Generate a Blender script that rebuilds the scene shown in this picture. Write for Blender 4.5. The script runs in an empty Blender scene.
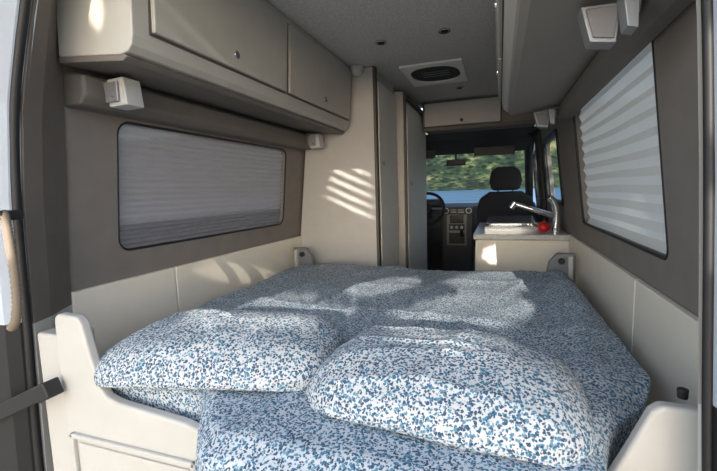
import bpy, math, random, bmesh
from mathutils import Vector, Matrix, noise
random.seed(4)
OFF = Vector((0.455, 0.0, 1.25))   # modelling frame -> world (van floor at z=0, van centred on x=0)
XC = -0.455
scene = bpy.context.scene
COL = scene.collection
W = {}
# ------------------------------------------------------------------ materials
def lin(c):
    return tuple(((x/255)/12.92 if x/255 <= .04045 else ((x/255+.055)/1.055)**2.4) for x in c)+(1,)
def newmat(n):
    m = bpy.data.materials.new(n); m.use_nodes = True
    return m, m.node_tree.nodes, m.node_tree.links, m.node_tree.nodes['Principled BSDF']
def mat(n, c, rough=.6, metal=0, var=.06, scale=12, bump=0, bscale=200, emit=0):
    m, N, L, B = newmat(n)
    tc = N.new('ShaderNodeTexCoord')
    no = N.new('ShaderNodeTexNoise'); no.inputs['Scale'].default_value = scale; no.inputs['Detail'].default_value = 5
    L.new(tc.outputs['Object'], no.inputs['Vector'])
    r = N.new('ShaderNodeValToRGB')
    a = lin(c)
    r.color_ramp.elements[0].position = .3; r.color_ramp.elements[1].position = .7
    r.color_ramp.elements[0].color = tuple(x*(1-var) for x in a[:3])+(1,)
    r.color_ramp.elements[1].color = tuple(min(1, x*(1+var)) for x in a[:3])+(1,)
    L.new(no.outputs['Fac'], r.inputs['Fac']); L.new(r.outputs['Color'], B.inputs['Base Color'])
    B.inputs['Roughness'].default_value = rough; B.inputs['Metallic'].default_value = metal
    if bump:
        n2 = N.new('ShaderNodeTexNoise'); n2.inputs['Scale'].default_value = bscale; n2.inputs['Detail'].default_value = 3
        L.new(tc.outputs['Object'], n2.inputs['Vector'])
        b = N.new('ShaderNodeBump'); b.inputs['Strength'].default_value = bump; b.inputs['Distance'].default_value = .003
        L.new(n2.outputs['Fac'], b.inputs['Height']); L.new(b.outputs['Normal'], B.inputs['Normal'])
    if emit:
        B.inputs['Emission Color'].default_value = a; B.inputs['Emission Strength'].default_value = emit
    return m
def glassmat(n, c, f=.9):
    m, N, L, B = newmat(n)
    t = N.new('ShaderNodeBsdfTransparent'); t.inputs['Color'].default_value = lin(c)
    g = N.new('ShaderNodeBsdfGlossy'); g.inputs['Roughness'].default_value = .03
    mx = N.new('ShaderNodeMixShader'); mx.inputs['Fac'].default_value = 1-f
    L.new(t.outputs[0], mx.inputs[1]); L.new(g.outputs[0], mx.inputs[2])
    L.new(mx.outputs[0], N['Material Output'].inputs['Surface'])
    return m
def blindmat(n, c, tr, through):
    m, N, L, B = newmat(n)
    tc = N.new('ShaderNodeTexCoord')
    no = N.new('ShaderNodeTexNoise'); no.inputs['Scale'].default_value = 300
    L.new(tc.outputs['Object'], no.inputs['Vector'])
    r = N.new('ShaderNodeValToRGB'); a = lin(c)
    r.color_ramp.elements[0].color = tuple(x*.85 for x in a[:3])+(1,); r.color_ramp.elements[1].color = a
    L.new(no.outputs['Fac'], r.inputs['Fac'])
    d = N.new('ShaderNodeBsdfDiffuse'); t = N.new('ShaderNodeBsdfTranslucent'); p = N.new('ShaderNodeBsdfTransparent')
    L.new(r.outputs['Color'], d.inputs['Color']); L.new(r.outputs['Color'], t.inputs['Color'])
    m1 = N.new('ShaderNodeMixShader'); m1.inputs['Fac'].default_value = tr
    m2 = N.new('ShaderNodeMixShader'); m2.inputs['Fac'].default_value = through
    L.new(d.outputs[0], m1.inputs[1]); L.new(t.outputs[0], m1.inputs[2])
    L.new(m1.outputs[0], m2.inputs[1]); L.new(p.outputs[0], m2.inputs[2])
    L.new(m2.outputs[0], N['Material Output'].inputs['Surface'])
    return m
def spotmat(n, scale=172, white=(184, 190, 197)):
    m, N, L, B = newmat(n)
    tc = N.new('ShaderNodeTexCoord')
    no = N.new('ShaderNodeTexNoise'); no.inputs['Scale'].default_value = scale*1.0; no.inputs['Detail'].default_value = 2
    L.new(tc.outputs['Object'], no.inputs['Vector'])
    ml = N.new('ShaderNodeVectorMath'); ml.operation = 'MULTIPLY_ADD'
    ml.inputs[1].default_value = (.010, .010, .010)
    L.new(no.outputs['Color'], ml.inputs[0]); L.new(tc.outputs['Object'], ml.inputs[2])
    v = N.new('ShaderNodeTexVoronoi'); v.inputs['Scale'].default_value = scale
    L.new(ml.outputs[0], v.inputs['Vector'])
    sep = N.new('ShaderNodeSeparateColor'); L.new(v.outputs['Color'], sep.inputs[0])
    j = N.new('ShaderNodeMath'); j.operation = 'MULTIPLY_ADD'; j.inputs[1].default_value = .12
    L.new(sep.outputs[1], j.inputs[0]); L.new(v.outputs['Distance'], j.inputs[2])
    r = N.new('ShaderNodeValToRGB'); e = r.color_ramp.elements
    e[0].position = .52; e[0].color = (1, 1, 1, 1); e[1].position = .63; e[1].color = (0, 0, 0, 1)
    L.new(j.outputs[0], r.inputs['Fac'])
    cr = N.new('ShaderNodeValToRGB'); cr.color_ramp.interpolation = 'CONSTANT'; e = cr.color_ramp.elements
    e[0].position = 0; e[0].color = lin((40, 68, 94)); e[1].position = .38; e[1].color = lin((46, 94, 120))
    x = e.new(.72); x.color = lin((80, 126, 148))
    L.new(sep.outputs[0], cr.inputs['Fac'])
    mx = N.new('ShaderNodeMixRGB'); mx.inputs[1].default_value = lin(white)
    L.new(r.outputs['Color'], mx.inputs['Fac']); L.new(cr.outputs['Color'], mx.inputs[2])
    L.new(mx.outputs[0], B.inputs['Base Color'])
    B.inputs['Roughness'].default_value = .8
    n2 = N.new('ShaderNodeTexNoise'); n2.inputs['Scale'].default_value = 7; n2.inputs['Detail'].default_value = 4
    L.new(tc.outputs['Object'], n2.inputs['Vector'])
    b = N.new('ShaderNodeBump'); b.inputs['Strength'].default_value = .25; b.inputs['Distance'].default_value = .02
    L.new(n2.outputs['Fac'], b.inputs['Height']); L.new(b.outputs['Normal'], B.inputs['Normal'])
    return m
M = dict(
 taupe=mat('taupe_vinyl', (124, 117, 112), .7, bump=.25, bscale=350),
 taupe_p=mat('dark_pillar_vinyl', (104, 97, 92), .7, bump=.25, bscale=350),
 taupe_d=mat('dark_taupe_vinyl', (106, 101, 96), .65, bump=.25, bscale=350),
 under=mat('grey_taupe_panel', (140, 134, 128), .6, var=.03),
 beige=mat('beige_laminate', (173, 170, 163), .45, var=.03),
 beige_d=mat('beige_edge', (74, 71, 67), .5, var=.03),
 cream=mat('cream_panel', (228, 219, 204), .5, var=.02),
 closet=mat('grey_laminate', (182, 180, 178), .5, var=.03),
 closetd=mat('pale_grey_door_laminate', (218, 216, 212), .5, var=.03),
 ceil=mat('grey_felt', (192, 190, 190), .95, var=.22, scale=110, bump=.5, bscale=150),
 white=mat('white_paint', (176, 184, 194), .4, var=.02),
 offw=mat('offwhite_plastic', (184, 181, 176), .4, var=.03),
 ventw=mat('vent_white_plastic', (236, 234, 230), .4, var=.02),
 plas=mat('grey_plastic', (120, 120, 124), .5),
 black=mat('black_rubber', (22, 22, 24), .55),
 dark=mat('dark_plastic', (30, 30, 33), .55),
 dash=mat('dash_plastic', (60, 62, 68), .6),
 seat=mat('seat_fabric', (26, 27, 33), .9, bump=.4),
 chrome=mat('chrome', (200, 200, 205), .18, 1, var=.02),
 chromeb=mat('bright_chrome', (232, 233, 236), .10, .9, var=.02),
 alu=mat('brushed_aluminium', (150, 153, 158), .4, .5, var=.05),
 red=mat('red_plastic', (200, 30, 30), .4),
 wood=mat('plywood', (120, 100, 80), .7),
 floor=mat('grey_vinyl_floor', (70, 68, 66), .6),
 counter=mat('speckled_counter', (190, 188, 186), .35, var=.25, scale=160),
 tan=mat('tan_cord', (128, 114, 100), .7),
 black_g=mat('screen_glass', (14, 16, 20), .15),
 glass=glassmat('clear_glass', (215, 225, 228), .93),
 tint=glassmat('tinted_glass', (165, 175, 180), .97),
 blindl=blindmat('grey_blind_fabric', (170, 163, 163), .27, .02),
 blindr=blindmat('white_blind_fabric', (214, 211, 208), .35, .02),
 blindr_shade=blindmat('white_blind_fabric_shade', (208, 205, 203), .30, .01),  # same fabric, duller copy: pleat shading painted on every other face
 spots=spotmat('spotted_cotton'),
 spotsp=spotmat('spotted_cotton_pillowcase', 164, (190, 191, 192)),
 lamp=mat('lamp_diffuser', (185, 185, 186), .4),
 bark=mat('bark', (80, 66, 54), .95),
 leaf=mat('leaf', (74, 92, 44), .8),
)
# ------------------------------------------------------------------ helpers
def root(name, at, label, cat, group=None, kind=None):
    e = bpy.data.objects.new(name, None); e.empty_display_size = .05
    COL.objects.link(e); at = Vector(at)
    e.location = at; W[e] = at.copy()
    meta(e, label, cat, group, kind); return e
def meta(o, label=None, cat=None, group=None, kind=None):
    if label: o['label'] = label
    if cat: o['category'] = cat
    if group: o['group'] = group
    if kind: o['kind'] = kind
def mk(name, vs, fs, m, parent=None, bevel=0, seg=3, smooth=False, sub=0, rot=None, piv=None, **kw):
    vs = [Vector(v) for v in vs]
    if rot is not None:
        p = Vector(piv) if piv is not None else sum(vs, Vector())/len(vs)
        vs = [p + rot @ (v-p) for v in vs]
    mn = Vector([min(v[i] for v in vs) for i in range(3)]); mxv = Vector([max(v[i] for v in vs) for i in range(3)])
    c = Vector(((mn.x+mxv.x)/2, (mn.y+mxv.y)/2, mn.z))
    me = bpy.data.meshes.new(name); me.from_pydata([tuple(v-c) for v in vs], [], fs)
    ms = m if isinstance(m, list) else [m]
    for x in ms: me.materials.append(x)
    if kw.get('mi'):
        for p, i in zip(me.polygons, kw['mi']): p.material_index = i
    me.validate(); me.update()
    bm = bmesh.new(); bm.from_mesh(me); bmesh.ops.recalc_face_normals(bm, faces=bm.faces); bm.to_mesh(me); bm.free()
    o = bpy.data.objects.new(name, me); COL.objects.link(o); W[o] = c.copy()
    if parent: o.parent = parent; o.location = c - W[parent]
    else: o.location = c
    if bevel:
        b = o.modifiers.new('b', 'BEVEL'); b.width = bevel; b.segments = seg; b.limit_method = 'ANGLE'; b.angle_limit = math.radians(35)
    if sub:
        s = o.modifiers.new('s', 'SUBSURF'); s.levels = sub; s.render_levels = sub
    if smooth:
        for p in me.polygons: p.use_smooth = True
    meta(o, kw.get('label'), kw.get('cat'), kw.get('group'), kw.get('kind'))
    return o
BF = [(0,1,3,2),(4,6,7,5),(0,4,5,1),(2,3,7,6),(0,2,6,4),(1,5,7,3)]
def boxv(x0,x1,y0,y1,z0,z1): return [(x,y,z) for x in (x0,x1) for y in (y0,y1) for z in (z0,z1)]
def box(name,x0,x1,y0,y1,z0,z1,m,parent=None,bevel=.004,**kw):
    return mk(name, boxv(x0,x1,y0,y1,z0,z1), BF, m, parent, bevel, **kw)
def prism(name, pts, axis, a, b, m, parent=None, bevel=.004, **kw):
    def P(p, t):
        return {'x': (t, p[0], p[1]), 'y': (p[0], t, p[1]), 'z': (p[0], p[1], t)}[axis]
    n = len(pts)
    vs = [P(p, a) for p in pts]+[P(p, b) for p in pts]
    fs = [tuple(range(n)), tuple(range(2*n-1, n-1, -1))]+[(i, (i+1) % n, n+(i+1) % n, n+i) for i in range(n)]
    return mk(name, vs, fs, m, parent, bevel, **kw)
def cylv(p0, p1, r0, r1=None, n=24):
    r1 = r0 if r1 is None else r1
    p0 = Vector(p0); p1 = Vector(p1); d = (p1-p0).normalized()
    a = d.orthogonal().normalized(); b = d.cross(a)
    vs = []
    for p, r in ((p0, r0), (p1, r1)):
        for i in range(n):
            t = 2*math.pi*i/n; vs.append(p+a*r*math.cos(t)+b*r*math.sin(t))
    fs = [(i, (i+1) % n, n+(i+1) % n, n+i) for i in range(n)]+[tuple(range(n)), tuple(range(2*n-1, n-1, -1))]
    return vs, fs
def cyl(name, p0, p1, r, m, parent=None, r1=None, bevel=.001, n=24, **kw):
    v, f = cylv(p0, p1, r, r1, n); return mk(name, v, f, m, parent, bevel, 2, **kw)
def tube(name, pts, r, m, parent=None, n=10, smoothpts=True, closed=False, rib=0, **kw):
    P = [Vector(p) for p in pts]
    if smoothpts:
        Q = []
        L = len(P); S = 12 if rib else 6
        rng = range(L if closed else L-1)
        for i in rng:
            p0 = P[(i-1) % L] if (closed or i > 0) else P[0]; p1 = P[i]; p2 = P[(i+1) % L]
            p3 = P[(i+2) % L] if (closed or i+2 < L) else P[-1]
            for k in range(S):
                t = k/S
                Q.append(.5*((2*p1)+(p2-p0)*t+(2*p0-5*p1+4*p2-p3)*t*t+(3*p1-p0-3*p2+p3)*t**3))
        if not closed: Q.append(P[-1])
        P = Q
    vs = []; fs = []; K = len(P)
    ref = None
    for i, p in enumerate(P):
        d = (P[(i+1) % K]-P[i-1]) if (closed or 0 < i < K-1) else (P[1]-P[0] if i == 0 else P[-1]-P[-2])
        d.normalize()
        a = (ref - d*ref.dot(d)).normalized() if ref is not None and (ref-d*ref.dot(d)).length > 1e-4 else d.orthogonal().normalized()
        ref = a; b = d.cross(a)
        rr = r*(1+(rib if i % 2 else -rib))
        for k in range(n):
            t = 2*math.pi*k/n; vs.append(p+a*rr*math.cos(t)+b*rr*math.sin(t))
    for i in range(K if closed else K-1):
        for k in range(n):
            j = (i+1) % K
            fs.append((i*n+k, i*n+(k+1) % n, j*n+(k+1) % n, j*n+k))
    if not closed: fs += [tuple(range(n)), tuple(range((K-1)*n, K*n))]
    return mk(name, vs, fs, m, parent, smooth=True, **kw)
def ball(name, c, r, m, parent, sz=1.0):
    vs = []; fs = []; A, B_ = 20, 12
    for j in range(B_+1):
        t = math.pi*j/B_
        for i in range(A):
            p = 2*math.pi*i/A; vs.append((c[0]+r*math.sin(t)*math.cos(p), c[1]+r*math.sin(t)*math.sin(p), c[2]+sz*r*math.cos(t)))
    for j in range(B_):
        for i in range(A): fs.append((j*A+i, j*A+(i+1) % A, (j+1)*A+(i+1) % A, (j+1)*A+i))
    return mk(name, vs, fs, m, parent, smooth=True)
def struct(o): o['kind'] = 'structure'; return o
# ------------------------------------------------------------------ van shell
def hw(z):
    if z <= -.3: return .875
    return .875-.107*(z+.3)
def wx(s, z): return XC+s*hw(z)
def rrect(y0,y1,z0,z1,r,k=6):
    pts = []
    for (cy, cz, a0) in ((y1-r, z1-r, 0), (y0+r, z1-r, 90), (y0+r, z0+r, 180), (y1-r, z0+r, 270)):
        for i in range(k+1):
            a = math.radians(a0+90*i/k); pts.append((cy+r*math.cos(a), cz+r*math.sin(a)))
    return pts
def ringpatch(s, outer, hole, vs, fs, r=.05, depth=.05):
    k = 6; inn = rrect(*hole, r, k)
    oy0, oy1, oz0, oz1 = outer
    out = []
    corners = [(oy1, oz1), (oy0, oz1), (oy0, oz0), (oy1, oz0)]
    for i, (y, z) in enumerate(inn):
        q, rem = divmod(i, k+1)
        if rem == k//2: out.append(corners[q]); continue
        first = rem < k//2
        vert = (q % 2 == 0) == first
        if vert: out.append((corners[q][0], min(max(z, oz0), oz1)))
        else: out.append((min(max(y, oy0), oy1), corners[q][1]))
    b0 = len(vs); n = len(inn)
    for (y, z) in inn: vs.append((wx(s, z), y, z))
    for (y, z) in out: vs.append((wx(s, z), y, z))
    for (y, z) in inn: vs.append((wx(s, z)+s*depth, y, z))
    for i in range(n):
        j = (i+1) % n
        fs.append((b0+i, b0+j, b0+n+j, b0+n+i)); fs.append((b0+i, b0+j, b0+2*n+j, b0+2*n+i))
def quad(s, y0, y1, z0, z1, vs, fs):
    b = len(vs)
    for (y, z) in ((y0, z0), (y1, z0), (y1, z1), (y0, z1)): vs.append((wx(s, z), y, z))
    fs.append((b, b+1, b+2, b+3))
HL = (1.08, 2.27, -.195, .272); HR = (1.215, 2.35, -.20, .386); HS = (2.95, 3.85, -.12, .36); HC = (4.15, 5.0, -.15, .36)
for s, nm in ((-1, 'wall_left'), (1, 'wall_right')):
    vs = []; fs = []
    if s < 0:
        ringpatch(s, (.86, 2.6, -.3, .46), HL, vs, fs); quad(s, 2.6, 4.0, -.3, .46, vs, fs)
    else:
        ringpatch(s, (.86, 2.6, -.3, .46), HR, vs, fs, .035); ringpatch(s, (2.6, 4.0, -.3, .46), HS, vs, fs)
    ringpatch(s, (4.0, 5.25, -.3, .46), HC, vs, fs)
    quad(s, .86, 4.0, -1.25, -.3, vs, fs); quad(s, 4.0, 5.25, -1.25, -.3, vs, fs); quad(s, .86, 4.0, .46, .52, vs, fs); quad(s, 4.0, 5.25, .46, .52, vs, fs)
    struct(mk(nm, vs, fs, M['taupe']))
# ceiling
prof = [(-.785, .50), (-.74, .62), (-.64, .73), (-.5, .78), (.5, .78), (.64, .73), (.74, .62), (.785, .50)]
vs = []; fs = []
for y in (.70, 3.98):
    for (h, z) in prof: vs.append((XC+h, y, z))
n = len(prof)
fs = [(i, i+1, n+i+1, n+i) for i in range(n-1)]
struct(mk('ceiling', vs, fs, M['ceil']))
struct(mk('floor', [(-1.33, .72, -1.25), (.42, .72, -1.25), (.42, 5.4, -1.25), (-1.33, 5.4, -1.25)], [(0, 1, 2, 3)], M['floor']))
# rear door opening profiles
FL = [(-1.0, .66), (-1.05, .55), (-1.09, .46), (-1.165, .25), (-1.205, 0), (-1.225, -.34), (-1.25, -.79), (-1.24, -1.25)]
FR = [(.17, .66), (.215, .55), (.235, .46), (.258, .25), (.274, 0), (.290, -.34), (.312, -.79), (.308, -1.25)]
def interpF(F, z):
    for a, b in zip(F, F[1:]):
        if a[1] >= z >= b[1]:
            t = (a[1]-z)/(a[1]-b[1]); return a[0]+(b[0]-a[0])*t
    return F[0][0] if z > F[0][1] else F[-1][0]
ti = 1
def pillar(F, s, z0, z1, m, lab):
    global ti
    vs = []; fs = []; K = 14
    for i in range(K+1):
        z = z0+(z1-z0)*i/K
        xo = interpF(F, z); xw = wx(s, z)-s*.012
        vs += [(xo+s*.03, .71, z), (xo, .72, z), (xo+(xw-xo)*.25, .78, z), (xo+(xw-xo)*.75, .85, z), (xw, .89, z), (xw+s*.03, .89, z)]
    c = 6
    for i in range(K):
        for k in range(c-1): fs.append((i*c+k, i*c+k+1, (i+1)*c+k+1, (i+1)*c+k))
    o = mk('trim_%d' % ti, vs, fs, m, smooth=False); ti += 1; struct(o); o['label'] = lab
for F, s in ((FL, -1), (FR, 1)):
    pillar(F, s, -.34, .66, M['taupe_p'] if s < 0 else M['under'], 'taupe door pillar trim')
    pillar(F, s, -1.25, -.34, M['offw'], 'pale painted lower door jamb')
# exterior frame
vs = []; fs = []
def fstrip(F, s, z0, z1, K=12):
    b = len(vs)
    for i in range(K+1):
        z = z0+(z1-z0)*i/K; x = interpF(F, z)
        vs.extend([(x+s*.005, .73, z), (x+s*.012, .69, z), (x+s*.03, .665, z), (x+s*.2, .65, z), (x+s*.24, .9, z)])
    for i in range(K):
        for k in range(4): fs.append((b+i*5+k, b+i*5+k+1, b+(i+1)*5+k+1, b+(i+1)*5+k))
fstrip(FL, -1, -.33, .66); fstrip(FR, 1, -.33, .66)
b = len(vs); vs += [(-1.25, .66, .66), (.4, .66, .66), (.4, .66, .95), (-1.25, .66, .95)]; fs.append((b, b+1, b+2, b+3))
struct(mk('wall_back', vs, fs, M['white'], smooth=False))
vs = []; fs = []
fstrip(FL, -1, -1.25, -.33); fstrip(FR, 1, -1.25, -.33)
o = struct(mk('trim_%d' % ti, vs, fs, M['black'])); ti += 1
# seals
for F, s, rr in ((FL, -1, .011), (FR, 1, .007)):
    o = tube('trim_%d' % ti, [(x+s*.006, .705, z) for x, z in F], rr, M['black']); ti += 1; struct(o); o['label'] = 'black rubber door seal'
# lower wall panels
def lowpanel(s, y0, y1):
    global ti
    x = wx(s, -.3)
    o = box('trim_%d' % ti, min(x, x-s*.02), max(x, x-s*.02), y0, y1, -1.24, -.30, M['cream'], bevel=.004); ti += 1
    struct(o); o['label'] = 'cream laminate wall panel'
lowpanel(-1, .89, 1.328); lowpanel(-1, 1.334, 2.5); lowpanel(1, .89, 1.437); lowpanel(1, 1.443, 2.72)
# window glass
wi = 1
for s, H, m in ((-1, HL, 'glass'), (1, HR, 'glass'), (1, HS, 'tint'), (-1, HC, 'tint'), (1, HC, 'tint')):
    y0, y1, z0, z1 = H; e = .02
    P = [(y0-e, z0-e), (y1+e, z0-e), (y1+e, z1+e), (y0-e, z1+e)]
    struct(mk('window_%d' % wi, [(wx(s, z)+s*.055, y, z) for y, z in P], [(0, 1, 2, 3)], M[m])); wi += 1
# gasket frames
for s, H, rr, rad in ((1, HS, .018, .05), (-1, HC, .018, .05), (1, HC, .018, .05), (-1, HL, .005, .05), (1, HR, .006, .035)):
    pts = rrect(*H, rad)
    o = tube('trim_%d' % ti, [(wx(s, z)+(s*.003), y, z) for y, z in pts], rr, M['dark'], smoothpts=False, closed=True); ti += 1; struct(o)
    o['label'] = 'dark window gasket'
# ------------------------------------------------------------------ blinds
def blind(s, H, m, pitch, amp, packed, lab, pstep=.010, jit=.003):
    y0, y1, z0, z1 = H; y0 -= .03; y1 += .03; z0 -= .02; z1 += .012
    r = root('pleated_blind', (wx(s, z0)+s*.03, (y0+y1)/2, z0), lab, 'blind', 'window blinds')
    zs = [z1]
    z = z1
    while z > z0+packed: z -= pitch/2; zs.append(z)
    while z > z0: z -= pstep; zs.append(z)
    vs = []; fs = []; mi = []; K = 24
    for i, z in enumerate(zs):
        for k in range(K+1):
            y = y0+(y1-y0)*k/K
            a = amp if z > z0+packed else .013
            vs.append((wx(s, z)+s*(.030+(a if i % 2 else -a)+.002*noise.noise(Vector((y*3, z*9, s)))), y, z+jit*noise.noise(Vector((y*2.0, z*6, 3)))))
    for i in range(len(zs)-1):
        for k in range(K):
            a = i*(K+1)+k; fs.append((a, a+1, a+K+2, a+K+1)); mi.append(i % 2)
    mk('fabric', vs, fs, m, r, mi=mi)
    box('bottom_rail', *sorted((wx(s, z0)+s*.02, wx(s, z0)+s*.045)), y0, y1, z0-.02, z0+.004, M['plas'], r, .002)
    box('top_rail', *sorted((wx(s, z1)+s*.02, wx(s, z1)+s*.045)), y0, y1, z1-.004, z1+.008, M['plas'], r, .002)
blind(-1, HL, [M['blindl'], M['blindl']], .024, .0045, .12, 'grey pleated fabric blind over side window', .009)
blind(1, HR, [M['blindr'], M['blindr_shade']], .054, .0055, .03, 'white pleated fabric blind glowing with daylight', .010, .008)
# ------------------------------------------------------------------ overhead cabinets
def mx(x, s): return x if s < 0 else 2*XC-x
def knob(par, s, y, z, x, r=.014):
    cyl('knob', (mx(x, s), y, z), (mx(x+.010, s), y, z), r, M['chrome'], par)
def overhead(s, y0, y1, doors, lab):
    r = root('overhead_cabinet', (mx(-1.1, s), (y0+y1)/2, .39), lab, 'cabinet', 'overhead cabinets')
    pts = [(-1.20, .41), (-.965, .385), (-.94, .390), (-.924, .405), (-.917, .43), (-.895, .775), (-1.02, .775), (-1.12, .70), (-1.19, .58)]
    prism('body', [(mx(x, s), z) for x, z in pts], 'y', y0, y1, M['beige'], r, .004)
    pts = [(-1.21, .395), (-.965, .370), (-.945, .380), (-.965, .392), (-1.21, .412)]
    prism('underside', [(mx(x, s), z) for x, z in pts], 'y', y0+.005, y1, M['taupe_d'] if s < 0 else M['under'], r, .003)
    for (a, b) in doors:
        x0 = -.914; x1 = -.897
        d = mk('door', [(mx(x, s), y, z) for (x, z) in ((x0-.004, .452), (x0+.014, .452), (x1+.016, .745), (x1-.004, .745)) for y in (a, b)],
               [(0, 1, 3, 2), (2, 3, 5, 4), (4, 5, 7, 6), (6, 7, 1, 0), (0, 2, 4, 6), (1, 7, 5, 3)], M['beige'], r, .004, seg=3)
        mk('door_gap', [(mx(x, s), y, z) for (x, z) in ((x0-.004, .445), (x0+.0025, .445), (x1+.0005, .751), (x1-.006, .751)) for y in (a-.006, b+.006)],
               [(0, 1, 3, 2), (2, 3, 5, 4), (4, 5, 7, 6), (6, 7, 1, 0), (0, 2, 4, 6), (1, 7, 5, 3)], M['beige_d'], r)
        knob(d, s, (a+b)/2, .50, -.902)
    return r
overhead(-1, .85, 2.47, [(.91, 1.64), (1.668, 2.44)], 'beige laminate overhead cabinet with two doors above the bed')
overhead(1, .85, 2.30, [(.91, 1.56), (1.58, 2.27)], 'grey-beige overhead cabinet with flat underside above the bed')
# valance rails
for s, y1 in ((-1, 2.48), (1, 2.34)):
    pts = [(-1.275, .285), (-1.20, .285), (-1.175, .31), (-1.17, .372), (-1.26, .39)]
    if s > 0: pts = [(-1.255, .335), (-1.215, .335), (-1.180, .345), (-1.17, .380), (-1.25, .392)]
    prism('wall_valance', [(mx(x, s), z) for x, z in pts], 'y', .895, y1, M['taupe_d'], bevel=.010, seg=4,
          label='dark taupe padded rail beneath the overhead cabinet', cat='rail', group='padded rails')
# corner lamps
def lampu(s, y, lab):
    r = root('reading_lamp', (mx(-1.16, s), y, .29), lab, 'lamp', 'reading lamps')
    if s < 0:
        pts = [(y-.05, .362), (y+.045, .362), (y+.035, .305), (y-.03, .300)]
        prism('housing', pts, 'x', -1.169, -1.152, M['plas'], r, .003)
        pts = [(-1.150, .366), (-1.085, .369), (-1.075, .285), (-1.150, .283)]
        prism('lamp_shade', pts, 'y', y-.045, y+.02, M['lamp'], r, .004)
        box('side_plate', -1.152, -1.10, y-.055, y-.047, .295, .355, M['alu'], r, .003)
        cyl('switch', (-1.12, y-.06, .31), (-1.12, y-.05, .31), .005, M['plas'], r)
        return
    pts = [(y-.06, .368), (y+.045, .368), (y+.035, .335), (y-.045, .335)]
    prism('housing', pts, 'x', mx(-1.169, s), mx(-1.158, s), M['plas'], r, .003)
    pts = [(-1.140, .366), (-1.066, .368), (-1.085, .296), (-1.133, .288)]
    prism('side_plate', [(mx(x, s), z) for x, z in pts], 'y', y-.03, y+.02, M['alu'], r, .002)
    prism('inner_plate', [(mx(x*.8-1.108*.2, s), z*.8+.331*.2) for x, z in pts], 'y', y-.036, y-.03, M['plas'], r, .002)
    pts = [(-1.157, .366), (-1.128, .367), (-1.138, .300), (-1.157, .295)]
    prism('lamp_shade', [(mx(x, s), z) for x, z in pts], 'y', y-.085, y-.038, M['alu'], r, .002)
    box('hinge_arm', *sorted((mx(-1.16, s), mx(-1.13, s))), y-.01, y+.01, .345, .358, M['plas'], r, .002)
lampu(-1, 1.0, 'small white wedge reading lamp on padded rail')
lampu(-1, 2.40, 'small white wedge reading lamp on padded rail')
lampu(1, 1.02, 'angular silver reading lamp on padded rail')
lampu(1, 2.27, 'angular silver reading lamp on padded rail')
# ------------------------------------------------------------------ closets
r = root('wardrobe', (-1.0, 2.8, -1.25), 'tall grey wardrobe with rear side panel facing the bed', 'wardrobe')
pts = [(-1.32, -1.25), (-.755, -1.25), (-.755, .775), (-1.0, .775), (-1.12, .70), (-1.19, .6), (-1.24, .4), (-1.32, -.3)]
prism('side_panel', pts, 'y', 2.50, 2.53, M['closet'], r, .003)
prism('body', [(x-.01 if x > -.8 else x, z) for x, z in pts], 'y', 2.53, 3.04, M['closet'], r, .003)
box('edge_strip', -.762, -.744, 2.495, 2.54, -1.24, .775, M['beige_d'], r, .003)
d = box('door', -.765, -.742, 2.555, 3.02, -1.2, .70, M['closetd'], r, .004)
cyl('knob', (-.742, 2.62, .18), (-.729, 2.62, .18), .014, M['chrome'], d)
r = root('wardrobe', (-1.0, 3.5, -1.25), 'tall pale grey washroom cabinet beside the cab', 'wardrobe')
pts = [(-1.32, -1.25), (-.70, -1.25), (-.70, .74), (-.95, .77), (-1.12, .68), (-1.19, .6), (-1.24, .4), (-1.32, -.3)]
prism('body', pts, 'y', 3.07, 3.98, M['closet'], r, .003)
box('edge_strip', -.697, -.682, 3.07, 3.10, -1.24, .735, M['beige_d'], r, .003)
d = box('door', -.70, -.680, 3.12, 3.95, -1.2, .66, M['closetd'], r, .004)
cyl('knob', (-.680, 3.22, .05), (-.665, 3.22, .05), .014, M['chrome'], d)
box('top_trim', -.70, -.675, 3.10, 3.97, .69, .72, M['beige_d'], r, .003)
# detector
r = root('smoke_detector', (-.86, 2.40, .72), 'small white dome detector at the cabinet end', 'detector')
cyl('base', (-.855, 2.47, .745), (-.855, 2.47, .777), .045, M['offw'], r, bevel=.004)
cyl('dome', (-.855, 2.47, .72), (-.855, 2.47, .745), .022, M['offw'], r, r1=.040, bevel=.004)
# ------------------------------------------------------------------ cab overhead cabinet
r = root('cab_overhead_cabinet', (-.46, 3.8, .53), 'grey-cream overhead cabinet across the cab opening', 'cabinet')
pts = [(XC+h, z) for h, z in [(-.21, .53), (-.21, .775), (.5, .775), (.62, .73), (.72, .64), (.74, .53)]]
prism('body', pts, 'y', 3.70, 4.0, M['taupe'], r, .004)
box('door_gap', -.655, .01, 3.692, 3.70, .546, .764, M['beige_d'], r, .004)
d = box('door', -.645, .0, 3.672, 3.695, .556, .755, M['closet'], r, .008)
cyl('knob', (-.32, 3.672, .59), (-.32, 3.660, .59), .014, M['dark'], d)
box('bottom_rail', -.66, .27, 3.68, 3.72, .515, .545, M['taupe_d'], r, .006)
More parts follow.
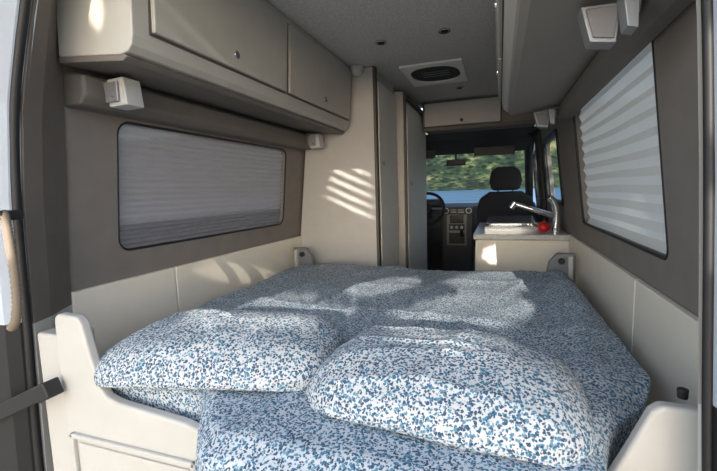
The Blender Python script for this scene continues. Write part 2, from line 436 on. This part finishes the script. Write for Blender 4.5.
# roof vent
r = root('roof_vent', (-.43, 2.85, .72), 'white roof vent with dark oval opening set in the ceiling', 'vent')
x0, x1, y0, y1 = -.61, -.225, 2.58, 3.08
cx_, cy_ = (x0+x1)/2, (y0+y1)/2
n = 40; vo = []; vi = []
for i in range(n):
    t = 2*math.pi*i/n; c_, s_ = math.cos(t), math.sin(t); q = 1/max(abs(c_), abs(s_))
    vo.append((cx_+(x1-x0)/2*c_*q, cy_+(y1-y0)/2*s_*q))
    vi.append((cx_+(x1-x0)*.42*math.copysign(abs(c_)**.8, c_), cy_+(y1-y0)*.39*math.copysign(abs(s_)**.8, s_)))
vs = [(x, y, .779) for x, y in vo]+[(x, y, .765) for x, y in vo]+[(x, y, .765) for x, y in vi]+[(x, y, .778) for x, y in vi]
fs = []
for i in range(n):
    j = (i+1) % n
    for k in range(3): fs.append((k*n+i, k*n+j, (k+1)*n+j, (k+1)*n+i))
mk('frame', vs, fs, M['ventw'], r)
box('grille', x0+.02, x1-.02, y0+.03, y1-.03, .7765, .7785, M['black'], r, 0)
for k in range(3):
    y = y0+.20+k*.05
    box('louvre', x0+.10, x1-.10, y, y+.010, .772, .776, M['plas'], r, .001)
# downlights
for (x, y) in ((-.597, 2.13), (-.266, 2.11), (-.3, 3.3)):
    r = root('ceiling_downlight', (x, y, .765), 'small round recessed chrome ceiling light', 'light', 'ceiling downlights')
    cyl('rim', (x, y, .771), (x, y, .779), .030, M['chrome'], r)
    cyl('lens', (x, y, .768), (x, y, .772), .018, M['dark'], r)
# ------------------------------------------------------------------ bed
r = root('bed', (-.44, 1.5, -1.25), 'raised transverse camper bed with cream end supports', 'bed')
mp = [(-.95, .84), (-.56, .82), (-.4, .70), (.06, .68), (.13, .84), (.26, 1.16), (.26, 2.20), (-1.16, 2.20), (-1.16, 1.05), (-1.02, .88)]
prism('mattress', mp, 'z', -.575, -.51, M['offw'], r, .02)
box('platform', -1.26, .35, .90, 2.30, -.605, -.578, M['wood'], r, .003)
def support(s, y, big, lab):
    rr = root('bed_end_support', (mx(-1.18, s), y, -1.25), lab, 'bed support', 'bed end supports')
    if big:
        K = y/.735
        pts = [(-1.17, -1.25), (-1.17, -.335), (-1.166, -.322), (-1.155, -.313), (-1.085, -.316), (-1.066, -.33), (-1.045, -.42), (-1.02, -.505), (-1.0, -.532), (-.96, -.543), (-.74, -.562), (-.70, -.572), (-.672, -.598), (-.655, -.65), (-.645, -.74), (-.64, -1.25)]
        pts = [(x*K if z > -1.2 else x*K, z*K if z > -1.2 else z) for x, z in pts]
        pts[0] = (-1.17*K, -1.25)
    else:
        pts = [(-1.245, -1.25), (-1.245, -.395), (-1.235, -.382), (-1.175, -.382), (-1.16, -.395), (-1.125, -.48), (-1.085, -.57), (-1.085, -1.25)]
    prism('panel', [(mx(x, s), z) for x, z in pts], 'y', y, y+.028, M['offw'], rr, .008, seg=4)
    if big:
        box('side_return', -1.20, -1.085, y+.016, y+.10, -1.25, -.36, M['offw'], rr, .008)
        for (a0, a1, b0_, b1_) in ((-1.072, -.66, -.628, -.615), (-1.072, -1.059, -1.2, -.615), (-.673, -.66, -1.2, -.615)):
            box('door_frame', a0, a1, y-.012, y+.001, b0_, b1_, M['offw'], rr, .004)
        box('storage_door', -1.048, -.684, y-.006, y+.001, -1.2, -.640, M['offw'], rr, .006)
    else:
        cyl('knob', (mx(-1.225, s), y+.06, -.390), (mx(-1.225, s), y+.06, -.372), .008, M['dark'], rr, r1=.009, bevel=.002)
    return rr
a = support(-1, .690, True, 'large cream moulded bed end panel with storage door')
b2 = support(1, .78, False, 'cream moulded bed end support with dark knob')
for s in (-1, 1):
    rr = root('bed_hinge_bracket', (mx(-1.2, s), 2.36, -.6), 'grey moulded hinge bracket at the head of the bed', 'bracket', 'bed hinge brackets')
    pts = [(-1.29, -.6), (-1.29, -.36), (-1.20, -.36), (-1.16, -.41), (-1.13, -.6)]
    prism('body', [(mx(x, s), z) for x, z in pts], 'y', 2.33, 2.37, M['plas'], rr, .008)
    cyl('knob', (mx(-1.22, s), 2.33, -.40), (mx(-1.22, s), 2.31, -.40), .016, M['black'], rr)
    box('arm', *sorted((mx(-1.275, s), mx(-1.250, s))), 2.305, 2.335, -.57, -.37, M['offw'], rr, .006)
# ------------------------------------------------------------------ duvet
def sm(a, b, x):
    t = max(0, min(1, (x-a)/(b-a))); return t*t*(3-2*t)
def ynear(x): return .736-.174*sm(-.70, -.50, x)+.09*sm(.0, .18, x)
def xl(y): return -1.215+.20*(1-sm(.76, 1.10, y))
def xr(y): return .345-.175*(1-sm(.72, 1.12, y))-.03*(1-sm(.5, .7, y))
def wrinkle(x, y):
    p = Vector((x, y, 0))
    h = .008*noise.noise(p*2.0)+.002*noise.noise(p*5.0+Vector((3, 1, 2)))
    wx_ = x+.18*noise.noise(p*1.4+Vector((7, 7, 7))); wy_ = y+.18*noise.noise(p*1.4+Vector((1, 9, 4)))
    for ang, fr, am, sd in ((.25, 2.6, .014, 1), (-.30, 4.0, .010, 5), (1.6, 3.6, .007, 9), (.1, 10, .003, 17)):
        q = wx_*math.cos(ang)+wy_*math.sin(ang); q2 = -wx_*math.sin(ang)+wy_*math.cos(ang)
        v = noise.noise(Vector((q*fr, q2*fr*.14, sd)))
        h += am*(max(0, 1-abs(v)*3.2))**2
    # long folds running down towards the sunny side edge
    e = sm(.0, .30, x)
    h += e*.010*math.sin(x*34+1.5*math.sin(y*2.2))
    return h
NU, NV = 270, 270
vs = []; fs = []
for j in range(NV+1):
    for i in range(NU+1):
        u = -.05+1.13*i/NU; v = -.16+1.24*j/NV
        uc = min(1, max(0, u)); vc = min(1, max(0, v))
        x = xl(1.5)+(xr(1.5)-xl(1.5))*uc
        y = ynear(x)+(2.275-ynear(x))*vc
        x = xl(y)+(xr(y)-xl(y))*uc
        y = ynear(x)+(2.275-ynear(x))*vc
        under = 1-sm(.92, 1.12, y)
        z = -.456+wrinkle(x, y)*(1-.5*under)-.004*under
        eu = min(uc, 1-uc)*1.55; ev = min(vc, 1-vc)*1.7
        e = min(eu, ev); z -= .022*(1-sm(0, .06, e))**2
        if u < 0: z -= (-u)*1.15; x -= .01*math.sin(y*40)*(-u)*8
        if u > 1: z -= (u-1)*1.15; x += .012*math.sin(y*34)*(u-1)*8
        if v < 0:
            dd = sm(-.675, -.575, x)
            depth = (.42+2.7*dd)
            z -= (-v)*depth; y += ((.010*noise.noise(Vector((x*11, 0, 2)))+.008*math.sin(x*30))*min(1, -v*8)-.01-.02*min(1, -v/.05))*dd
            if x < -.56: x -= .035*min(1, -v*9)*dd
        if v > 1: z -= (v-1)*1.3
        vs.append((x, y, z))
for j in range(NV):
    for i in range(NU):
        a = j*(NU+1)+i; fs.append((a, a+1, a+NU+2, a+NU+1))
mk('duvet', vs, fs, M['spots'], smooth=True, label='rumpled white duvet with blue leopard-like spots on the bed', cat='duvet')
# ------------------------------------------------------------------ pillows
def pillow(c, L, D, T, yaw, pitch, roll, seed, lab):
    n = 120; vs = []; fs = []
    R = Matrix.Rotation(yaw, 3, 'Z') @ Matrix.Rotation(pitch, 3, 'X') @ Matrix.Rotation(roll, 3, 'Y')
    CO, CE = .30, .30
    for side in (1, -1):
        for j in range(n+1):
            for i in range(n+1):
                u = -1+2*i/n; v = -1+2*j/n
                uu = math.sin(u*math.pi/2); vv = math.sin(v*math.pi/2)
                e = max(0, (1-abs(uu)**2.6))*max(0, (1-abs(vv)**2.3))
                h = T*(e**.5)*(1 if side > 0 else .8)*.5
                x = L/2*uu*math.sqrt(1-CO*abs(vv)**6); y = D/2*vv*math.sqrt(1-CE*abs(uu)**6)
                p = Vector((x, y, seed))
                wv = noise.noise(p*4)*.008+noise.noise(p*12)*.0015
                q = noise.noise(Vector((x*7, y*2.5, seed+4))); wv += .007*max(0, 1-abs(q)*3.2)**2
                q = noise.noise(Vector((x*2.5, y*8.0, seed+7))); wv += .006*max(0, 1-abs(q)*3.2)**2
                edge = min(1-abs(uu), 1-abs(vv))
                wv += .0025*math.sin((x if abs(vv) > abs(uu) else y)*60)*math.exp(-edge*7)
                z = side*h+side*wv*min(1, edge*4)
                z += .005*noise.noise(Vector((x*8, y*8, seed+9)))
                z -= .020*(abs(uu)**4+abs(vv)**4)
                vs.append(Vector(c)+R @ Vector((x, y, z)))
    m_ = (n+1)**2
    for s2 in (0, 1):
        for j in range(n):
            for i in range(n):
                a = s2*m_+j*(n+1)+i; fs.append((a, a+1, a+n+2, a+n+1))
    o = mk('pillow', vs, fs, M['spotsp'], smooth=True, label=lab, cat='pillow', group='bed pillows')
    bm = bmesh.new(); bm.from_mesh(o.data); bmesh.ops.remove_doubles(bm, verts=bm.verts, dist=.0004)
    bmesh.ops.recalc_face_normals(bm, faces=bm.faces); bm.to_mesh(o.data); bm.free()
    for p in o.data.polygons: p.use_smooth = True
    rim = []
    for k in range(80):
        t = 2*math.pi*k/80; cu, cv = math.cos(t), math.sin(t)
        q = 1/max(abs(cu), abs(cv)); uu, vv = cu*q, cv*q
        x = L/2*uu*math.sqrt(1-CO*abs(vv)**6); y = D/2*vv*math.sqrt(1-CE*abs(uu)**6)
        z = .005*noise.noise(Vector((x*8, y*8, seed+9)))-.020*(abs(uu)**4+abs(vv)**4)
        rim.append(Vector(c)+R @ Vector((x, y, z)))
    tube('seam', rim, .003, M['spotsp'], o, n=8, smoothpts=False, closed=True)
    return o
pillow((-.722, .885, -.408), .64, .38, .135, math.radians(10), math.radians(4), math.radians(-2), 2.3, 'plump pillow in blue spotted cotton near the side wall')
pillow((-.118, .860, -.410), .57, .38, .135, math.radians(-4), math.radians(3), math.radians(1), 8.1, 'large plump pillow in blue spotted cotton')
# ------------------------------------------------------------------ kitchen
r = root('kitchen_cabinet', (.13, 3.1, -1.25), 'cream kitchen base cabinet between bed and cab', 'cabinet')
box('body', -.14, .40, 2.76, 3.62, -1.25, -.34, M['cream'], r, .004)
box('side_panel', -.15, .41, 2.745, 2.762, -1.24, -.345, M['cream'], r, .003)
box('door', -.158, -.14, 2.80, 3.58, -1.2, -.40, M['beige'], r, .004)
r = box('kitchen_worktop', -.165, .41, 2.73, 3.65, -.34, -.305, M['counter'], None, .006, label='pale speckled worktop with metal edge on the kitchen cabinet', cat='worktop')
r = root('kitchen_sink', (.09, 3.15, -.305), 'stainless steel sink with raised rim and glass lid', 'sink')
x0, x1, y0, y1 = -.10, .25, 2.92, 3.40
vo = [(x0, y0), (x1, y0), (x1, y1), (x0, y1)]; vi = [(x0+.03, y0+.03), (x1-.03, y0+.03), (x1-.03, y1-.03), (x0+.03, y1-.03)]
vs = [(x, y, -.304) for x, y in vo]+[(x, y, -.27) for x, y in vo]+[(x, y, -.27) for x, y in vi]+[(x, y, -.303) for x, y in vi]
fs = [(12, 13, 14, 15)]
for i in range(4):
    j = (i+1) % 4
    fs += [(i, j, 4+j, 4+i), (4+i, 4+j, 8+j, 8+i), (8+i, 8+j, 12+j, 12+i)]
mk('basin', vs, fs, M['chromeb'], r, .004)
mk('lid', [(-.09, 3.02, -.262), (.24, 3.02, -.262), (.24, 3.38, -.235), (-.09, 3.38, -.235), (-.09, 3.02, -.255), (.24, 3.02, -.255), (.24, 3.38, -.228), (-.09, 3.38, -.228)],
   [(0, 1, 2, 3), (4, 5, 6, 7), (0, 1, 5, 4), (1, 2, 6, 5), (2, 3, 7, 6), (3, 0, 4, 7)], M['chromeb'], r, .003)
r = root('kitchen_tap', (.35, 3.0, -.305), 'chrome kitchen mixer tap with long straight spout', 'tap')
cyl('base', (.345, 2.90, -.305), (.345, 2.90, -.275), .034, M['chromeb'], r)
tube('body', [(.345, 2.90, -.29), (.352, 2.90, -.22), (.346, 2.90, -.15), (.328, 2.90, -.10), (.305, 2.90, -.08)], .023, M['chromeb'], r, n=16)
cyl('spout', (.350, 2.90, -.205), (.080, 2.90, -.110), .018, M['chromeb'], r, r1=.015, smooth=True)
cyl('nozzle', (.098, 2.90, -.108), (.072, 2.90, -.145), .020, M['chromeb'], r, r1=.018)
r = root('red_item', (.285, 2.95, -.305), 'small round red apple beside the tap', 'item')  # small red item by the tap, modelled as a ball with a stem
ball('red_ball', (.27, 2.84, -.265), .038, M['red'], r, .95)
cyl('stem', (.27, 2.84, -.235), (.273, 2.84, -.218), .003, M['wood'], r, n=8)
# ------------------------------------------------------------------ cab
def cseat(x, y, zc, lab, w=.46):
    r = root('car_chair', (x, y, -1.25), lab, 'car seat', 'cab seats')
    box('pedestal', x-.2, x+.2, y-.02, y+.38, -1.25, zc-.15, M['dark'], r, .02)
    box('cushion', x-w/2, x+w/2, y+.02, y+.42, zc-.15, zc, M['seat'], r, .05, seg=5, smooth=True)
    h = .63
    P = [(-w*.42, 0), (-w*.5, .12), (-w*.51, .45), (-w*.46, .57), (-w*.28, h), (w*.28, h), (w*.46, .57), (w*.51, .45), (w*.5, .12), (w*.42, 0)]
    n = len(P); vs = [(x+a, y-.03-.22*b, zc+b) for a, b in P]+[(x+a, y+.10-.22*b, zc+b) for a, b in P]
    fs = [tuple(range(n)), tuple(range(2*n-1, n-1, -1))]+[(i, (i+1) % n, n+(i+1) % n, n+i) for i in range(n)]
    mk('backrest', vs, fs, M['seat'], r, .030, seg=5, smooth=True)
    yb = y-.03-.22*h
    P = [(-.115, .02), (-.135, .10), (-.12, .19), (-.07, .225), (.07, .225), (.12, .19), (.135, .10), (.115, .02)]
    n = len(P); z0 = zc+h
    vs = [(x+a, yb-.01, z0+b-.01) for a, b in P]+[(x+a, yb+.09, z0+b-.01) for a, b in P]
    fs = [tuple(range(n)), tuple(range(2*n-1, n-1, -1))]+[(i, (i+1) % n, n+(i+1) % n, n+i) for i in range(n)]
    mk('headrest', vs, fs, M['seat'], r, .03, seg=5, smooth=True)
    for dx in (-.06, .06):
        cyl('post', (x+dx, yb+.04, z0-.03), (x+dx, yb+.04, z0+.07), .007, M['dark'], r)
cseat(.045, 3.92, -.67, 'dark fabric passenger seat with headrest', .48)
cseat(-.97, 4.20, -.67, 'dark fabric driver seat with headrest')
# dashboard
DZ = -.08
r = root('dashboard', (XC, 4.9, -1.25), 'dark grey van dashboard with central console', 'dashboard')
pts = [(4.78, -.62), (4.72, -.45), (4.72, -.22+DZ), (4.80, -.13+DZ), (5.0, -.10+DZ), (5.40, -.13+DZ), (5.40, -.62)]
prism('body', pts, 'x', -1.29, .38, M['dash'], r, .02)
pts = [(4.62, -1.2), (4.60, -.6), (4.60, -.22+DZ), (4.66, -.13+DZ), (4.8, -.13+DZ), (4.8, -1.2)]
prism('centre_console', pts, 'x', -.62, -.28, M['dash'], r, .02)
for x in (-.575, -.325):
    v = cyl('air_vent', (x, 4.602, -.250), (x, 4.585, -.250), .034, M['alu'], r)
    cyl('vent_core', (x, 4.588, -.250), (x, 4.582, -.250), .025, M['black'], v)
for x in (-.525, -.445):
    v = box('air_vent', x, x+.07, 4.588, 4.602, -.280, -.225, M['black'], r, .003)
    for k in range(3): box('vane', x+.003, x+.067, 4.583, 4.589, -.272+k*.016, -.267+k*.016, M['alu'], v, .0005)
box('console_trim', -.565, -.345, 4.592, 4.601, -.64, -.290, M['plas'], r, .004)
box('screen', -.53, -.38, 4.584, 4.594, -.39, -.30, M['black_g'], r, .003)
box('control_panel', -.54, -.37, 4.584, 4.594, -.47, -.40, M['dark'], r, .003)
for x in (-.51, -.455, -.40):
    cyl('knob', (x, 4.586, -.435), (x, 4.570, -.435), .016, M['alu'], r)
box('storage_pocket', -.54, -.37, 4.584, 4.594, -.62, -.50, M['black'], r, .003)
cyl('gear_lever', (-.40, 4.55, -.46), (-.40, 4.60, -.54), .018, M['black'], r, bevel=.005)
box('instrument_hood', -1.05, -.64, 4.74, 4.95, -.20, -.12, M['dash'], r, .03)
# steering wheel
r = root('steering_wheel', (-.86, 4.5, -.40), 'black steering wheel on the dashboard', 'steering wheel')
c = Vector((-.78, 4.50, -.22)); tl = math.radians(28)
ax = Vector((1, 0, 0)); up = Vector((0, math.sin(tl), math.cos(tl)))
tube('rim', [c+ax*.195*math.cos(t)+up*.195*math.sin(t) for t in [2*math.pi*k/24 for k in range(24)]], .017, M['black'], r, closed=True)
nrm = ax.cross(up)
cyl('hub', c+nrm*.02, c-nrm*.05, .065, M['dark'], r, bevel=.01)
for t in (0, math.pi, -math.pi/2):
    d = ax*math.cos(t)+up*math.sin(t); tube('spoke', [c+d*.05, c+d*.19], .012, M['plas'], r, smoothpts=False)
cyl('column', c-nrm*.03, c-nrm*.20, .04, M['dash'], r)
# windshield + cab structure
struct(mk('window_%d' % wi, [(-1.22, 5.36, -.22), (.31, 5.36, -.22), (.25, 4.55, .38), (-1.16, 4.55, .38)], [(0, 1, 2, 3)], M['tint'])); wi += 1
vs = [(-1.25, 3.99, .53), (.34, 3.99, .53), (.34, 4.25, .49), (-1.25, 4.25, .49), (.30, 4.56, .37), (-1.21, 4.56, .37)]
o = struct(mk('trim_%d' % ti, vs, [(0, 1, 2, 3), (3, 2, 4, 5)], M['dash'])); ti += 1; o['label'] = 'grey cab headliner'
for s in (-1, 1):
    P = [Vector((XC+s*x, y, z)) for x, y, z in ((.80, 5.38, -.22), (.765, 5.0, .12), (.735, 4.56, .40), (.74, 4.2, .52))]
    o = tube('trim_%d' % ti, P, .045, M['dark']); ti += 1; struct(o); o['label'] = 'dark windshield pillar'
    o = tube('trim_%d' % ti, [(XC+s*.84, 4.06, -1.2), (XC+s*.85, 4.06, -.3), (XC+s*.82, 4.04, .1), (XC+s*.78, 4.0, .5)], .045, M['dark']); ti += 1; struct(o); o['label'] = 'dark cab door pillar'
struct(mk('wall_front', [(-1.33, 5.42, -1.25), (.42, 5.42, -1.25), (.42, 5.42, -.22), (-1.33, 5.42, -.22)], [(0, 1, 2, 3)], M['dark']))
for x in (-.86, -.06):
    box('sun_visor', x-.20, x+.20, 4.42, 4.44, .33, .42, M['dash'], None, .008, label='grey folded sun visor above the windshield', cat='sun visor', group='sun visors')
r = root('rearview_mirror', (-.45, 4.62, .25), 'black interior rear-view mirror', 'mirror')
box('housing', -.57, -.36, 4.60, 4.63, .25, .32, M['black'], r, .015)
box('mirror_glass', -.56, -.37, 4.595, 4.601, .258, .312, M['dark'], r, .003)
cyl('stem', (-.465, 4.62, .31), (-.465, 4.62, .38), .010, M['black'], r)
# ------------------------------------------------------------------ rear door bits
r = root('door_check_strap', (-1.2, .64, -.6), 'black flat door check strap on the jamb', 'door strap')
mk('arm', [Vector(v) for v in boxv(-1.36, -1.10, .640, .646, -.566, -.526)], BF, M['black'], r, .002, rot=Matrix.Rotation(math.radians(-25), 3, 'Y'))
mk('end_link', [Vector(v) for v in boxv(-1.125, -1.075, .638, .68, -.510, -.466)], BF, M['black'], r, .005, rot=Matrix.Rotation(math.radians(-25), 3, 'Y'))
r = root('looped_hose', (-1.14, .64, -.35), 'ribbed grey-tan hose looped and hanging at the door jamb', 'hose')
tube('hose_loop', [(-1.172, .652, -.030), (-1.150, .640, -.036), (-1.134, .634, -.080), (-1.127, .632, -.15), (-1.130, .632, -.23), (-1.146, .633, -.295), (-1.172, .635, -.320)], .0095, M['tan'], r, n=12, rib=.16)
tube('hose_loop', [(-1.174, .648, -.05), (-1.164, .645, -.10), (-1.157, .644, -.18), (-1.163, .645, -.26), (-1.178, .648, -.29)], .0065, M['plas'], r, n=12, rib=.14)
cyl('hook', (-1.160, .68, -.034), (-1.160, .630, -.034), .013, M['black'], r)
# ------------------------------------------------------------------ outdoors
def landmat():
    m, N, L, B = newmat('autumn_hillside')
    tc = N.new('ShaderNodeTexCoord')
    a = N.new('ShaderNodeTexNoise'); a.inputs['Scale'].default_value = .018; a.inputs['Detail'].default_value = 12; a.inputs['Roughness'].default_value = .8
    v = N.new('ShaderNodeTexVoronoi'); v.inputs['Scale'].default_value = .05
    L.new(tc.outputs['Object'], a.inputs['Vector']); L.new(tc.outputs['Object'], v.inputs['Vector'])
    r = N.new('ShaderNodeValToRGB'); e = r.color_ramp.elements
    e[0].position = .46; e[0].color = lin((40, 58, 42)); e[1].position = .62; e[1].color = lin((168, 152, 112))
    x = e.new(.54); x.color = lin((80, 98, 60))
    L.new(a.outputs['Fac'], r.inputs['Fac'])
    r2 = N.new('ShaderNodeValToRGB'); r2.color_ramp.elements[0].position = .25; r2.color_ramp.elements[0].color = (.12, .17, .14, 1); r2.color_ramp.elements[1].position = .5; r2.color_ramp.elements[1].color = (1, 1, 1, 1)
    L.new(v.outputs['Distance'], r2.inputs['Fac'])
    mxx = N.new('ShaderNodeMixRGB'); mxx.blend_type = 'MULTIPLY'; mxx.inputs['Fac'].default_value = 1
    L.new(r.outputs['Color'], mxx.inputs[1]); L.new(r2.outputs['Color'], mxx.inputs[2]); L.new(mxx.outputs[0], B.inputs['Base Color'])
    B.inputs['Roughness'].default_value = .95
    return m
vs = []; fs = []; NA, NR = 150, 24
for j in range(NR+1):
    for i in range(NA+1):
        a = math.radians(-70+190*i/NA); rr_ = 950+700*j/NR
        x = math.sin(a)*rr_; y = math.cos(a)*rr_
        h = -5.5+340*sm(0, 1, j/NR)*(0.75+.5*noise.noise(Vector((x*.002, y*.002, 0))))+18*noise.noise(Vector((x*.012, y*.012, 3)))*min(1, j/3)
        vs.append((x, y, h))
for j in range(NR):
    for i in range(NA):
        a = j*(NA+1)+i; fs.append((a, a+1, a+NA+2, a+NA+1))
mk('hillside', vs, fs, landmat(), smooth=True, label='green and ochre wooded hillside across the lake', cat='hill', kind='stuff')
wm = mat('lake_water', (84, 130, 164), .5, var=.25, scale=.05)
mk('lake', [(-3000, 14, -5), (3000, 14, -5), (3000, 1500, -5), (-3000, 1500, -5)], [(0, 1, 2, 3)], wm, label='calm blue lake water', cat='lake', kind='stuff')
mk('ground', [(-60, -60, -1.95), (60, -60, -1.95), (60, 13, -1.95), (-60, 13, -1.95), (60, 15, -5.2), (-60, 15, -5.2)], [(0, 1, 2, 3), (3, 2, 4, 5)],
   mat('gravel', (164, 157, 145), .95, var=.2, scale=4), label='pale gravel parking ground around the van', cat='ground', kind='stuff')
# unseen leafy tree behind the van; leaf gaps shaped to place sun patches
SA, SB = .14, .28           # sun slope per metre of travel
TY = -9.0
def onplane(x, y, z): return (x+SA*(y-TY), z+SB*(y-TY))
holes = []
def hole(x, y, z, rx, rz, tilt=0): holes.append((*onplane(x, y, z), rx, rz, tilt))
hole(-.10, 1.46, -.44, .24, .060, .16)
hole(.02, 1.97, -.44, .26, .055, .10)
hole(-.50, 1.75, -.44, .16, .030, .25)
hole(-.66, .94, -.34, .22, .026, .03)
hole(-.12, .94, -.33, .19, .022, -.04)
hole(-.85, 1.42, -.44, .12, .024, .2)
hole(-1.31, 1.75, -.41, .034, .055, 0)
for k in range(5): hole(-.95, 2.5, .17-.068*k, .19, .003, -.42)
hole(-1.06, .85, .56, .03, .10, .3)
hole(.12, 2.75, -.44, .22, .08, 0)
r = root('tree', (4.5, TY, -1.95), 'unseen leafy tree behind the van, gaps shaped for sun patches', 'tree')
tube('trunk', [(4.6, TY, -1.94), (4.5, TY, 0), (4.2, TY+.1, 2.0), (3.6, TY, 3.6), (2.6, TY, 4.6), (.5, TY, 5.0)], .14, M['bark'], r)
for k in range(4):
    tube('branch', [(3.8-.6*k, TY, 3.5+.28*k), (3.2-.6*k, TY+.1, 4.2+.1*k), (2.4-.6*k, TY, 4.7)], .025, M['bark'], r)
vs = []; fs = []
rnd = random.Random(11)
cxs, czs = onplane(-.95, 2.5, .03)
def blocked(x, z, mg):
    for hx, hz, rx, rz, tl in holes:
        dx_, dz_ = x-hx, z-hz
        a_ = dx_*math.cos(tl)+dz_*math.sin(tl); b_ = -dx_*math.sin(tl)+dz_*math.cos(tl)
        if (a_/(rx+mg))**2+(b_/(rz+mg))**2 < 1: return True
    return False
def leaf(x, y, z, s_):
    a_ = rnd.uniform(0, 6.28); ux = Vector((math.cos(a_), rnd.uniform(-.4, .4), math.sin(a_))).normalized(); uz = Vector((-math.sin(a_), rnd.uniform(-.4, .4), math.cos(a_))).normalized()
    c_ = Vector((x, y, z)); b = len(vs)
    vs.extend([c_-ux*s_*.8, c_-uz*s_*.5, c_+ux*s_*.8, c_+uz*s_*.5]); fs.append((b, b+1, b+2, b+3))
for k in range(62000):
    x = rnd.uniform(-.6, 2.1); z = rnd.uniform(1.5, 4.0)
    near = abs(x-cxs) < .26 and abs(z-czs) < .26
    if near: continue
    if blocked(x, z, .014): continue
    s_ = rnd.uniform(.020, .030) if blocked(x, z, .055) else rnd.uniform(.045, .060)
    y = TY+rnd.uniform(-.35, .35)
    leaf(x-SA*(y-TY), y, z-SB*(y-TY), s_)
for k in range(14000):
    x = cxs+rnd.uniform(-.30, .30); z = czs+rnd.uniform(-.30, .30); s_ = rnd.uniform(.010, .015)
    if blocked(x, z, .011): continue
    y = TY+rnd.uniform(-.2, .2)
    leaf(x-SA*(y-TY), y, z-SB*(y-TY), s_)
for k in range(3500):
    x = rnd.uniform(-2.5, 5.0); z = rnd.uniform(1.0, 6.0)
    if -.5 < x < 2.0 and 1.6 < z < 3.9: continue
    leaf(x, TY+rnd.uniform(-.8, .8), z, .10)
o = mk('sun_gap_foliage', vs, fs, M['leaf'], r); o['kind'] = 'stuff'
# ------------------------------------------------------------------ light
w = bpy.data.worlds.new('world'); scene.world = w; w.use_nodes = True
N = w.node_tree.nodes; L = w.node_tree.links
sky = N.new('ShaderNodeTexSky'); sky.sky_type = 'NISHITA'; sky.sun_disc = False
sky.sun_elevation = math.radians(20); sky.sun_rotation = math.radians(170)
hs = N.new('ShaderNodeHueSaturation'); hs.inputs['Saturation'].default_value = .62
bg = N['Background']; bg.inputs['Strength'].default_value = .51
L.new(sky.outputs[0], hs.inputs['Color']); L.new(hs.outputs[0], bg.inputs['Color'])
sd = bpy.data.lights.new('sun', 'SUN'); sd.energy = 7.5; sd.angle = math.radians(.14); sd.color = (1, .91, .78)
so = bpy.data.objects.new('sun', sd); COL.objects.link(so)
so.rotation_euler = Vector((-SA, 1, -SB)).to_track_quat('-Z', 'Y').to_euler(); so.location = (5, -5, 5)
# ------------------------------------------------------------------ shift to world frame
for o in list(COL.objects):
    if o.parent is None and o.type in ('MESH', 'EMPTY'): o.location += OFF
# ------------------------------------------------------------------ camera
f = 400.0
dy = Vector((141.5, 48.5, -f)).normalized()
c = (dy.x*-.03+dy.y)/(-dy.z)
dz = Vector((-.03, 1, c)).normalized()
dx = dy.cross(dz).normalized()
R = Matrix(((dx.x, dx.y, dx.z), (dy.x, dy.y, dy.z), (dz.x, dz.y, dz.z)))
cd = bpy.data.cameras.new('camera'); cam = bpy.data.objects.new('camera', cd); COL.objects.link(cam)
cd.sensor_width = 36; cd.lens = f*36/717; cd.clip_end = 5000; cd.clip_start = .02
cam.matrix_world = Matrix.Translation(OFF) @ R.to_4x4()
scene.camera = cam
scene.view_settings.view_transform = 'Standard'
scene.view_settings.exposure = 0
